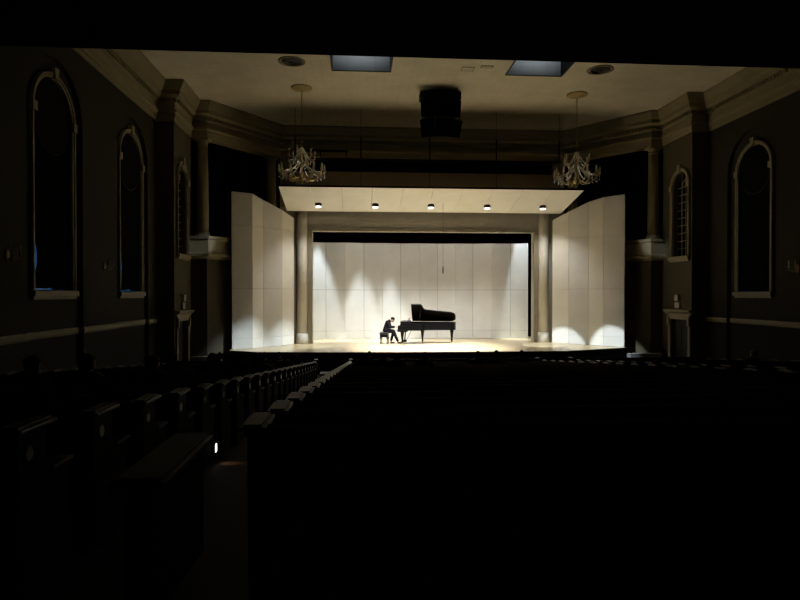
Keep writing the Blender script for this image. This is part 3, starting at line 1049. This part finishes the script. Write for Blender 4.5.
def head_geo(bm, M):
    """a head about 0.23 high facing +y: skull, brow, nose, lips, chin, ears, eyes"""
    nu, nv = 24, 18
    rings = []
    for i in range(nv + 1):
        ph = PI * i / nv
        row = []
        for k in range(nu):
            a = 2 * PI * k / nu
            x, y, z = math.sin(ph) * math.cos(a), math.sin(ph) * math.sin(a), -math.cos(ph)
            X, Y, Z = x * 0.076, y * 0.097, z * 0.118
            if Z < 0:                                    # jaw narrows towards the chin
                q = min(1, -Z / 0.118)
                X *= 1 - 0.32 * q
                if y < 0:
                    Y *= 1 - 0.45 * q
                else:
                    Y += 0.012 * q * y
            if y > 0.2:
                f = math.exp(-(X / 0.013) ** 2)
                Y += 0.026 * f * math.exp(-((Z + 0.022) / 0.017) ** 2) + 0.012 * f * math.exp(-((Z - 0.0) / 0.02) ** 2)
                Y += 0.007 * math.exp(-(X / 0.028) ** 2) * math.exp(-((Z + 0.058) / 0.010) ** 2)
                Y += 0.006 * math.exp(-((Z - 0.022) / 0.010) ** 2) * math.exp(-(X / 0.05) ** 2)
                for ex in (-0.031, 0.031):
                    Y -= 0.010 * math.exp(-((X - ex) / 0.014) ** 2 - ((Z - 0.002) / 0.010) ** 2)
            row.append(bm.verts.new(M @ Vector((X, Y, Z))))
        rings.append(row)
    for a, b in zip(rings[:-1], rings[1:]):
        for k in range(nu):
            bm.faces.new((a[k], a[(k + 1) % nu], b[(k + 1) % nu], b[k]))
    bm.faces.new(rings[0][::-1])
    bm.faces.new(rings[-1])

    def blob(c, s):
        rr = []
        for i in range(7):
            ph = PI * i / 6
            rr.append([bm.verts.new(M @ Vector((c[0] + s[0] * max(1e-3, math.sin(ph)) * math.cos(2 * PI * k / 8), c[1] + s[1] * max(1e-3, math.sin(ph)) * math.sin(2 * PI * k / 8),
                                                c[2] - s[2] * math.cos(ph)))) for k in range(8)])
        for a, b in zip(rr[:-1], rr[1:]):
            for k in range(8):
                bm.faces.new((a[k], a[(k + 1) % 8], b[(k + 1) % 8], b[k]))
    for q in (-1, 1):
        blob((q * 0.078, -0.006, -0.008), (0.008, 0.018, 0.031))
        blob((q * 0.030, 0.076, 0.002), (0.011, 0.010, 0.009))


def hair_mesh(M, style, m):
    mb = MB()
    nu, nv = 22, 14
    rings = []
    for i in range(nv + 1):
        ph = PI * i / nv
        row = []
        for k in range(nu):
            a = 2 * PI * k / nu
            x, y, z = math.sin(ph) * math.cos(a), math.sin(ph) * math.sin(a), -math.cos(ph)
            low = {'short': -0.25, 'messy': -0.2, 'long': -1.0, 'bun': -0.3}[style]
            if y > 0.15:
                zz = max(z, 0.42 + 0.25 * (y - 0.15) if style != 'messy' else 0.30)
            else:
                zz = max(z, low)
            wob = 0.004 * math.sin(7 * a + 3 * z) + (0.006 * math.sin(11 * a + 9 * z) if style == 'messy' else 0)
            drop = 0.13 if style == 'long' and y < 0.15 and z < 0 else 0
            row.append(M @ Vector((x * (0.084 + wob), (y * (0.106 + wob)) - 0.006, zz * 0.128 + 0.006 + z * drop)))
        rings.append(row)
    mb.rings(rings, True)
    if style == 'bun':
        c = M @ Vector((0, -0.12, 0.05))
        mb.ball(c, 0.05, (1, 0.9, 0.9), 12, 8)
    return mb.mesh('hair', m)


def hand_chains(w, d, up, side, curl=0.35, k=1.0):
    """palm and five fingers from the wrist w; d = pointing direction, up = back of the hand, side = thumb side"""
    w, d, up, side = Vector(w), Vector(d).normalized(), Vector(up).normalized(), Vector(side).normalized()
    out = []
    palm = w + d * 0.045 * k
    p = lambda v, r: (v.x, v.y, v.z, r * k)
    out.append([p(w, 0.024), p(palm, 0.030)])
    for j, (off, ln) in enumerate(((0.032, 0.072), (0.011, 0.080), (-0.011, 0.074), (-0.031, 0.058))):
        b = palm + d * 0.042 * k + side * off * k
        ln *= k
        a1 = (d * math.cos(curl) - up * math.sin(curl))
        a2 = (d * math.cos(curl * 2.3) - up * math.sin(curl * 2.3))
        q1 = b + a1 * ln * 0.45
        q2 = q1 + a2 * ln * 0.55
        out.append([p(palm, 0.030), p(b, 0.0105), p(q1, 0.009), p(q2, 0.0075)])
    t0 = w + d * 0.03 * k + side * 0.035 * k
    t1 = t0 + (d * 0.6 + side * 0.7 - up * 0.3).normalized() * 0.035 * k
    t2 = t1 + (d * 0.95 + side * 0.1 - up * 0.3).normalized() * 0.03 * k
    out.append([p(w, 0.024), p(t0, 0.013), p(t1, 0.0105), p(t2, 0.008)])
    return out


def limb(bm, p0, p1, r0, r1, n=14):
    """closed tapered limb between two joints with rounded ends; r = (across, deep)"""
    a, b = Vector(p0), Vector(p1)
    t = (b - a).normalized()
    ref = Vector((1, 0, 0)) if abs(t.x) < 0.85 else Vector((0, 1, 0))
    u = (ref - t * ref.dot(t)).normalized()
    v = t.cross(u)
    rings = []
    for k in range(5):
        f = k / 5
        e = math.sqrt(max(0.02, 1 - (1 - f) ** 2))
        rings.append((a - t * (1 - f) * min(r0), r0[0] * e, r0[1] * e))
    rings.append((a, r0[0], r0[1]))
    rings.append((b, r1[0], r1[1]))
    for k in range(1, 6):
        f = k / 5
        e = math.sqrt(max(0.02, 1 - f ** 2))
        rings.append((b + t * f * min(r1), r1[0] * e, r1[1] * e))
    vr = [[bm.verts.new(c + u * (x * math.cos(2 * PI * k / n)) + v * (y * math.sin(2 * PI * k / n))) for k in range(n)] for c, x, y in rings]
    for p, q in zip(vr[:-1], vr[1:]):
        for k in range(n):
            bm.faces.new((p[k], p[(k + 1) % n], q[(k + 1) % n], q[k]))
    bm.faces.new(vr[0][::-1])
    bm.faces.new(vr[-1])


def union_mesh(name, chains, m, voxel, extra=None):
    """chains of (x, y, z, across, deep) joints, fused into one continuous skin"""
    bm = bmesh.new()
    for ch in chains:
        for p, q in zip(ch[:-1], ch[1:]):
            limb(bm, p[:3], q[:3], (p[3], p[4] if len(p) > 4 else p[3]), (q[3], q[4] if len(q) > 4 else q[3]))
    bmesh.ops.recalc_face_normals(bm, faces=bm.faces[:])
    me = bpy.data.meshes.new(name)
    bm.to_mesh(me)
    bm.free()
    o = bpy.data.objects.new(name + '_rig', me)
    C.objects.link(o)
    rm = o.modifiers.new('fuse', 'REMESH')
    rm.mode = 'VOXEL'
    rm.voxel_size = voxel
    sm = o.modifiers.new('soft', 'SMOOTH')
    sm.factor = 0.5
    sm.iterations = 5
    dg = bpy.context.evaluated_depsgraph_get()
    out = bpy.data.meshes.new_from_object(o.evaluated_get(dg))
    bpy.data.objects.remove(o)
    bpy.data.meshes.remove(me)
    if extra:
        bm = bmesh.new()
        bm.from_mesh(out)
        extra(bm)
        bm.to_mesh(out)
        bm.free()
    out.name = name
    out.materials.clear()
    out.materials.append(m)
    for f in out.polygons:
        f.use_smooth = True
    return out


def figure(pose, hair_style, mats, name, parent, voxel=0.016):
    """one seated person; pose holds joints, mats = (skin, hair, jacket, trousers)"""
    J = pose
    Mh = Matrix.Translation(J['head']) @ Matrix.Rotation(-J['nod'], 4, 'X') @ Matrix.Rotation(J.get('turn', 0), 4, 'Z')
    hd_in = Vector(J['head']) + Mh.to_3x3() @ Vector((0, -0.015, -0.05))

    def chains(g):
        """g = extra thickness of cloth over the skin"""
        torso = [(*J['pelvis'], 0.165 + g, 0.115 + g), (*J['waist'], 0.140 + g, 0.105 + g), (*J['chest'], 0.165 + g, 0.115 + g), (*J['neckbase'], 0.085 + g, 0.07 + g)]
        arms, legs = [], []
        for sd in 'lr':
            f = lambda k: tuple(J[k + sd])
            arms.append([(*J['neckbase'], 0.06 + g), (*f('shoulder'), 0.062 + g)])
            arms.append([(*J['chest'], 0.10 + g, 0.09 + g), (*f('shoulder'), 0.060 + g)])
            arms.append([(*f('shoulder'), 0.060 + g), (*f('elbow'), 0.043 + g), (*f('wrist'), 0.029 + g * 0.7)])
            legs.append([(*J['pelvis'], 0.12 + g, 0.10 + g), (*f('hip'), 0.095 + g), (*f('knee'), 0.062 + g), (*f('ankle'), 0.040 + g * 1.2)])
        return torso, arms, legs

    torso, arms, legs = chains(0)
    neck = [(*J['neckbase'], 0.075, 0.065), (*J['neck'], 0.056), (*hd_in, 0.054)]
    feet = [[(*J['ankle' + sd], 0.04), (*J['toe' + sd], 0.032)] for sd in 'lr']
    hand = []
    for q, sd in ((-1, 'l'), (1, 'r')):
        d = Vector(J['wrist' + sd]) - Vector(J['elbow' + sd])
        hand += hand_chains(J['wrist' + sd], Vector(J['handdir']) if 'handdir' in J else d, (0, 0.1, 1), (-q, 0.1, 0), J.get('curl', 0.35))
    hm = skin_mesh('hands', hand, mats[0], 1)

    def extra(bm):
        head_geo(bm, Mh)
        bm.from_mesh(hm)
    body = bpy.data.objects.new('body', union_mesh('body', [torso, neck] + arms + legs + feet, mats[0], voxel, extra))
    C.objects.link(body)
    body.parent = parent
    bpy.data.meshes.remove(hm)
    torso, arms, legs = chains(0.016)
    for ch in arms:
        if len(ch) == 3:                                 # sleeve ends short of the wrist
            e, w = Vector(ch[1][:3]), Vector(ch[2][:3])
            ch[2] = (*e.lerp(w, 0.86), ch[2][3] + 0.004)
    for ch in legs:
        k, a = Vector(ch[2][:3]), Vector(ch[3][:3])
        ch[3] = (*k.lerp(a, 0.88), ch[3][3] + 0.006)
    tors = torso[:3] + [(*Vector(J['neckbase']).lerp(Vector(J['chest']), 0.12), torso[3][3], torso[3][4])]
    hip = [(*Vector(J['pelvis']).lerp(Vector(J['waist']), 0.3), 0.178, 0.128), (*J['pelvis'], 0.176, 0.128)]
    for nm, chs, m in (('jacket', [tors] + arms, mats[2]), ('trousers', [hip] + legs, mats[3])):
        o = bpy.data.objects.new(nm, union_mesh(nm, chs, m, voxel))
        C.objects.link(o)
        o.parent = parent
    for sd in 'lr':
        a, t = Vector(J['ankle' + sd]), Vector(J['toe' + sd])
        z = min(a.z, t.z) - 0.045
        sm = skin_mesh('shoe', [[(a.x, a.y - 0.05, z + 0.05, 0.045), (a.x, a.y + 0.03, z + 0.055, 0.05), (t.x, t.y, z + 0.045, 0.045), (t.x, t.y + 0.06, z + 0.035, 0.03)]], M_KEYB, 1)
        o = bpy.data.objects.new('shoe', sm)
        C.objects.link(o)
        o.parent = parent
    o = bpy.data.objects.new('hair', hair_mesh(Mh, hair_style, mats[1]))
    C.objects.link(o)
    o.parent = parent


# ------------------------------------------------------------------ piano, bench, pianist
PA = rad(-8)
pn = empty('grand_piano', (-1.13, 28.5, STAGE), PA, 'black concert grand piano with its lid raised, standing on the lit stage', 'piano')
pn.scale = (0.94, 1, 1)
OUT = [(0, 0.76), (2.42, 0.76), (2.62, 0.72), (2.72, 0.60), (2.745, 0.44), (2.73, 0.20), (2.66, 0.02), (2.50, -0.09), (2.15, -0.15), (1.75, -0.22), (1.45, -0.28), (1.25, -0.32), (1.16, -0.36),
       (1.10, -0.50), (1.06, -0.68), (0.98, -0.75), (0, -0.76)]


def inset(poly, d):
    n = len(poly)
    out = []
    for i in range(n):
        a, b, c = Vector(poly[i - 1]), Vector(poly[i]), Vector(poly[(i + 1) % n])
        n1 = (b - a).normalized()
        n2 = (c - b).normalized()
        n1, n2 = Vector((n1.y, -n1.x)), Vector((n2.y, -n2.x))
        m = (n1 + n2) / max(0.3, 1 + n1.dot(n2))
        out.append(tuple(b + m * d))
    return out


inn = inset([p for p in OUT], 0.045)
m = MB()
rr = [[(x, y, z) for x, y in OUT] for z in (0.66, 1.02)]
ri = [[(x, y, z) for x, y in inn] for z in (1.02, 0.90)]
m.rings([rr[0], rr[1], ri[0], ri[1]], True, False)
m.build('case', M_LACQ, pn)
m = MB()
m.prism([(max(x, 0.36), y) for x, y in inset(OUT, 0.06)], 0.905, 0.94, 'Z')
m.build('iron_plate', M_GOLD, pn)
m = MB()
m.box(-0.16, -0.78, 0.60, 0.34, 0.78, 0.68, bev=0.01)
m.box(-0.14, -0.78, 0.68, 0.16, -0.63, 0.90, bev=0.03)
m.box(-0.14, 0.63, 0.68, 0.16, 0.78, 0.90, bev=0.03)
m.box(-0.17, -0.64, 0.66, -0.13, 0.64, 0.715)
m.build('key_bed', M_LACQ, pn)
m = MB()
for k in range(52):
    y = 0.615 - k * 1.23 / 52
    m.box(-0.13, y - 0.0112, 0.69, 0.02, y + 0.0112, 0.73)
m.build('white_keys', M_KEYW, pn)
m = MB()
for k in range(51):
    if k % 7 in (1, 4):
        continue
    y = 0.615 - (k + 0.5) * 1.23 / 52
    m.box(-0.075, y - 0.006, 0.73, 0.02, y + 0.006, 0.742)
m.build('black_keys', M_KEYB, pn)
m = MB()
m.prism([(0.02, 0.70), (0.06, 0.70), (0.12, 0.96), (0.09, 0.97)], -0.63, 0.63, 'Y')
m.build('fallboard', M_LACQ, pn)
m = MB()
m.prism([(0.30, 1.02), (0.32, 1.02), (0.42, 1.22), (0.40, 1.23)], -0.36, 0.36, 'Y')
m.box(0.18, -0.38, 1.02, 0.34, 0.38, 1.035)
m.build('music_desk', M_LACQ, pn)
m = MB()
m.box(-0.03, -0.74, 1.02, 0.46, 0.72, 1.08, bev=0.01)
m.build('music_shelf', M_LACQ, pn)
# lid hinged along the spine, raised towards the hall
LA = rad(32.5)
Ml = Matrix.Translation((0, 0.76, 1.035)) @ Matrix.Rotation(-LA, 4, 'X') @ Matrix.Translation((0, -0.76, 0))
m = MB()
lo = [(max(x, 0.50), y) for x, y in OUT]
lo = [(x, y if abs(y) < 0.75 else y * 1.01) for x, y in lo]
m.prism(lo, 0.0, 0.028, 'Z', Ml)
lid = m.build('lid', M_LACQ, pn)
m = MB()
M2 = Ml @ Matrix.Translation((0, 0, 0.030))
m.prism([(0.50, 0.765), (0.98, 0.765), (0.98, -0.765), (0.50, -0.765)], 0.0, 0.026, 'Z', M2)
m.build('folded_flap', M_LACQ, lid)
m = MB()
pt = Ml @ Vector((0.95, -0.45, 0))
m.tube([(0.95, -0.66, 1.02), tuple(pt)], 0.013, 8)
m.build('lid_prop', M_LACQ, pn)
for lx, ly in ((0.08, -0.60), (1.04, 0.58), (2.54, 0.30)):
    m = MB()
    m.rings([[(lx + a * q, ly + b * q, z) for a, b in ((-1, -1), (1, -1), (1, 1), (-1, 1))] for q, z in
             ((0.042, 0.08), (0.045, 0.16), (0.055, 0.30), (0.078, 0.52), (0.092, 0.56), (0.092, 0.66))], True, False)
    lg = m.build('leg', M_LACQ, pn)
    m = MB()
    m.tube([(lx - 0.02, ly, 0.035), (lx + 0.02, ly, 0.035)], 0.034, 14)
    m.box(lx - 0.03, ly - 0.025, 0.05, lx + 0.03, ly + 0.025, 0.11)
    m.build('caster', M_BRASSD, lg)
ly = MB()
for q in (-1, 1):
    ly.tube([(0.20, q * 0.09, 0.62), (0.18, q * 0.11, 0.40), (0.16, q * 0.10, 0.16)], [0.028, 0.024, 0.028], 8)
ly.box(0.08, -0.17, 0.09, 0.26, 0.17, 0.19, bev=0.015)
lyre = ly.build('pedal_lyre', M_LACQ, pn)
for q in (-0.08, 0, 0.08):
    m = MB()
    m.box(-0.06, q - 0.02, 0.10, 0.09, q + 0.02, 0.115, bev=0.005)
    m.build('pedal', M_BRASS, lyre)
for q in (-1, 1):
    m = MB()
    m.tube([(0.25, q * 0.07, 0.15), (0.50, q * 0.10, 0.66)], 0.010, 6)
    m.build('lyre_brace', M_BLACKMET, lyre)


def at_piano(x, y, z=0):
    return pn.matrix_basis @ Vector((x, y, z))


bn = empty('piano_bench', at_piano(-0.86, -0.14), PA, 'padded black leather piano bench the pianist sits on', 'piano bench')
m = MB()
m.box(-0.19, -0.38, 0.33, 0.19, 0.38, 0.475, bev=0.01)
m.build('bench_frame', M_LACQ, bn)
m = MB()
m.box(-0.20, -0.39, 0.475, 0.20, 0.39, 0.56, bev=0.03)
cush = m.build('cushion', M_LEATHER, bn)
m = MB()
for i in range(3):
    for j in range(5):
        m.ball((-0.12 + 0.12 * i, -0.28 + 0.14 * j, 0.559), 0.012, (1, 1, 0.5), 8, 5)
m.build('tufting_button', M_LEATHER, cush)
for sx in (-1, 1):
    for sy in (-1, 1):
        m = MB()
        m.rings([[(sx * 0.155 + a * q, sy * 0.34 + b * q, z) for a, b in ((-1, -1), (1, -1), (1, 1), (-1, 1))] for q, z in ((0.018, 0), (0.028, 0.34))], True, False)
        m.build('leg', M_LACQ, bn)
for sy in (-1, 1):
    m = MB()
    m.tube([(0, sy * 0.39, 0.44), (0, sy * 0.43, 0.44)], 0.03, 12)
    m.build('height_knob', M_BLACKMET, bn)

pi = empty('person', at_piano(-0.86, -0.14), PA - PI / 2, 'pianist in a black suit hunched over the keyboard, seated on the bench', 'person')
POSE = dict(pelvis=(0, 0.05, 0.655), waist=(0, 0.09, 0.80), chest=(0, 0.16, 0.985), neckbase=(0, 0.245, 1.085), neck=(0, 0.30, 1.115), head=(0, 0.375, 1.145), nod=rad(52), turn=0,
            shoulderl=(-0.18, 0.205, 1.02), shoulderr=(0.18, 0.205, 1.02), elbowl=(-0.25, 0.27, 0.79), elbowr=(0.25, 0.27, 0.79), wristl=(-0.17, 0.50, 0.80), wristr=(0.20, 0.50, 0.80),
            hipl=(-0.10, 0.10, 0.63), hipr=(0.10, 0.10, 0.63), kneel=(-0.13, 0.43, 0.60), kneer=(0.12, 0.45, 0.585), anklel=(-0.13, 0.30, 0.12), ankler=(0.10, 0.66, 0.10),
            toel=(-0.14, 0.42, 0.05), toer=(0.10, 0.80, 0.055), handdir=(0, 1, -0.12), curl=0.42)
figure(POSE, 'messy', (M_SKIN, M_HAIR, M_SUIT, M_SUIT), 'person', pi, 0.009)

# ------------------------------------------------------------------ pews
def pew_end(m, x0, x1):
    m.prism([(-0.07, 0), (0.44, 0), (0.46, 0.10), (0.42, 0.30), (0.45, 0.58), (0.40, 0.60), (0.22, 0.62), (0.17, 0.70), (0.18, 0.87), (-0.09, 0.87), (-0.10, 0.60)], x0, x1, 'X')


def make_pew(L, aisles):
    """a pew centred on x = 0, facing +y, L long; aisles = which ends carry caps and plates seen from an aisle"""
    r = empty('pew')
    h = L / 2
    m = MB()
    m.prism([(0.0, 0.40), (0.44, 0.42), (0.45, 0.45), (0.0, 0.435)], -h + 0.03, h - 0.03, 'X')
    m.build('seat', M_PEW, r)
    m = MB()
    m.prism([(0.0, 0.36), (0.03, 0.36), (-0.03, 0.86), (-0.06, 0.86)], -h + 0.03, h - 0.03, 'X')
    m.build('backrest', M_PEW, r)
    m = MB()
    m.prism([(-0.08, 0.85), (0.0, 0.85), (0.005, 0.875), (-0.04, 0.89), (-0.085, 0.875)], -h + 0.05, h - 0.05, 'X')
    m.build('top_rail', M_PEW, r)
    for s in (-1, 1):
        x = s * h
        m = MB()
        pew_end(m, x - 0.03, x + 0.03)
        e = m.build('end_panel', M_PEW, r)
        m = MB()
        m.box(x - 0.068, -0.14, 0.87, x + 0.068, 0.22, 0.893, bev=0.008)
        m.box(x - 0.045, -0.12, 0.893, x + 0.045, 0.20, 0.905)
        m.build('end_cap', M_CAP, e)
        m = MB()
        m.box(x - 0.05, 0.21, 0.60, x + 0.05, 0.45, 0.625, bev=0.01)
        m.build('armrest', M_CAP, e)
        if s in aisles:
            m = MB()
            m.rings([[(x + s * q, 0.0 + 0.034 * math.cos(2 * PI * k / 14), 0.75 + 0.040 * math.sin(2 * PI * k / 14)) for k in range(14)] for q in (0.029, 0.037)], True)
            m.build('row_plate', mat('pale_row_plate', (0.85, 0.78, 0.6), 0.35, 0.05), e)
    return r


ROWS = [21.9 - 0.85 * i for i in range(23)]       # first row nearest the stage


def pew_block(L, aisles, fx, where, group):
    t = None
    for i, y in enumerate(ROWS):
        ln = L(y) if callable(L) else L
        if t is None or callable(L):
            o = make_pew(ln, aisles)
            t = proto_tree(o)
        else:
            o = copy_proto(t)
        o.location = (fx(y), y, floor_z(y))
        rowname = 'front row by the stage' if i == 0 else '%s row from the stage' % ORD[i]
        tag(o, 'long dark wooden pew %s, %s' % (where, rowname), 'pew', group)


LL = 4.9
pew_block(LL, (1,), lambda y: -5.0 + 0.012 * y - LL / 2, 'left of the left aisle', 'pews in the left block')
pew_block(lambda y: 7.66 - 0.032 * y, (-1, 1), lambda y: 0.0, 'between the aisles', 'pews in the middle block')
pew_block(LL, (-1,), lambda y: 5.0 - 0.012 * y + LL / 2, 'right of the right aisle', 'pews in the right block')

# low partition with a broad moulded cap beside the aisle, close to the viewer
pa = empty('aisle_partition', (-4.29, 3.4, floor_z(3.4)), label='low dark wooden partition with broad moulded cap beside the left aisle, nearest the viewer', cat='partition')
m = MB()
m.box(-0.07, -0.46, -0.04, 0.07, 0.46, 0.66)
m.build('panel', M_PEW, pa)
m = MB()
m.box(-0.13, -0.50, 0.66, 0.13, 0.50, 0.69, bev=0.01)
m.box(-0.105, -0.48, 0.69, 0.105, 0.48, 0.71, bev=0.006)
m.build('cap', M_CAP, pa)

# step light on a pew end in the left aisle
yl = ROWS[18] + 0.38
sx = -5.0 + 0.012 * ROWS[18] + 0.03
st = empty('step_light', (sx, yl, floor_z(yl) + 0.17), label='small glowing step light low on a pew end in the left aisle', cat='step light')
m = MB()
m.box(0.0, -0.045, -0.06, 0.03, 0.045, 0.06, bev=0.006)
m.build('housing', M_BLACKMET, st)
m = MB()
m.box(0.03, -0.03, -0.045, 0.036, 0.03, 0.045)
m.build('lens', M_STEPLENS, st)
spot('step_light_lamp', (sx + 0.06, yl, floor_z(yl) + 0.22), (sx + 0.2, yl - 0.05, floor_z(yl)), 3.0, 62, 0.9, (1.0, 0.68, 0.40), 0.02)

# low step box where the left aisle meets the stage
bs = empty('step_box', (-4.22, 23.05, floor_z(23)), label='low box with a grey top at the end of the left aisle before the stage', cat='step box')
m = MB()
m.box(-0.42, -0.30, 0, 0.42, 0.30, 0.24, bev=0.01)
m.build('box_body', M_APRON, bs)
m = MB()
m.box(-0.44, -0.32, 0.24, 0.44, 0.32, 0.27, bev=0.006)
m.build('box_top', mat('blue_grey_top', (0.16, 0.18, 0.21), 0.6), bs)

# ------------------------------------------------------------------ audience
BASE = dict(pelvis=(0, 0.13, 0.545), waist=(0, 0.11, 0.69), chest=(0, 0.10, 0.85), neckbase=(0, 0.11, 0.965), neck=(0, 0.125, 1.01), head=(0, 0.145, 1.095), nod=rad(6), turn=0,
            shoulderl=(-0.18, 0.11, 0.90), shoulderr=(0.18, 0.11, 0.90), elbowl=(-0.23, 0.17, 0.68), elbowr=(0.23, 0.17, 0.68), wristl=(-0.09, 0.36, 0.625), wristr=(0.09, 0.36, 0.625),
            hipl=(-0.10, 0.18, 0.525), hipr=(0.10, 0.18, 0.525), kneel=(-0.12, 0.52, 0.52), kneer=(0.12, 0.52, 0.52), anklel=(-0.12, 0.50, 0.10), ankler=(0.12, 0.50, 0.10),
            toel=(-0.13, 0.62, 0.05), toer=(0.13, 0.62, 0.05), handdir=(0, 1, -0.25))
VAR = [('short', M_HAIR, 0, 0, 0.10), ('long', M_HAIRB, 1, 2, -0.15), ('bun', M_HAIR, 3, 0, 0.2), ('short', M_HAIRG, 2, 1, -0.05)]
protos = []
for k, (hs, hm, c1, c2, turn) in enumerate(VAR):
    o = empty('person')
    ps = dict(BASE)
    ps['turn'] = turn
    ps['head'] = (0.01 * k, 0.145 - 0.01 * k, 1.095 - 0.012 * k)
    figure(ps, hs, (M_SKIN, hm, CLOTHES[c1], CLOTHES[c2]), 'person', o)
    protos.append([o, proto_tree(o), False])
HAIRD = ['short-haired person in navy', 'long-haired person in brown', 'person with hair bun', 'grey-haired person']
# (x, row from the stage) in each block
SEATS = [(-8.9, 19, 'L'), (-8.35, 19, 'L'), (-7.75, 19, 'L'), (-7.25, 17, 'L'), (-6.6, 17, 'L'), (-6.1, 16, 'L'), (-6.35, 14, 'L'), (-6.1, 12, 'L'), (-5.45, 13, 'L'),
         (-5.5, 10, 'L'), (-6.2, 10, 'L'), (-5.15, 12, 'L'), (-5.2, 7, 'L'), (-6.0, 5, 'L'), (-5.25, 3, 'L'), (-6.9, 7, 'L'), (-5.15, 5, 'L'), (-7.6, 4, 'L'), (-5.9, 2, 'L'), (-8.0, 9, 'L'),
         (-3.1, 7, 'M'), (-2.62, 8, 'M'), (-2.35, 9, 'M'), (-1.65, 9, 'M'), (-2.9, 4, 'M'), (0.2, 6, 'M'), (0.75, 6, 'M'), (2.2, 3, 'M'),
         (6.2, 5, 'R'), (7.3, 8, 'R'), (6.1, 19, 'R')]
cnt = {}
bl = {'L': 'left pews', 'M': 'middle pews', 'R': 'right pews'}
seen = set()
rows_here = {}
for s_ in SEATS:
    rows_here.setdefault((s_[2], s_[1]), []).append(s_[0])
for i, (x, row, b) in enumerate(SEATS):
    k = (i * 3 + row) % 4
    pr = protos[k]
    if not pr[2]:
        o = pr[0]
        pr[2] = True
    else:
        o = copy_proto(pr[1])
    y = ROWS[row]
    o.location = (x, y + 0.05, floor_z(y) + 0.03)
    o.rotation_euler = (0, 0, rad(-14 if x < -1 else (12 if x > 4 else 0)))
    same = sorted(rows_here[(b, row)])
    nth = ''
    if len(same) > 1:
        nth = ', ' + ('leftmost', 'second from left', 'third from left')[same.index(x)] + ' there'
    tag(o, 'seated %s, %s row of the %s%s' % (HAIRD[k], ORD[row], bl[b], nth), 'person', 'seated audience')
for pr in protos:
    if not pr[2]:
        bpy.data.objects.remove(pr[0])
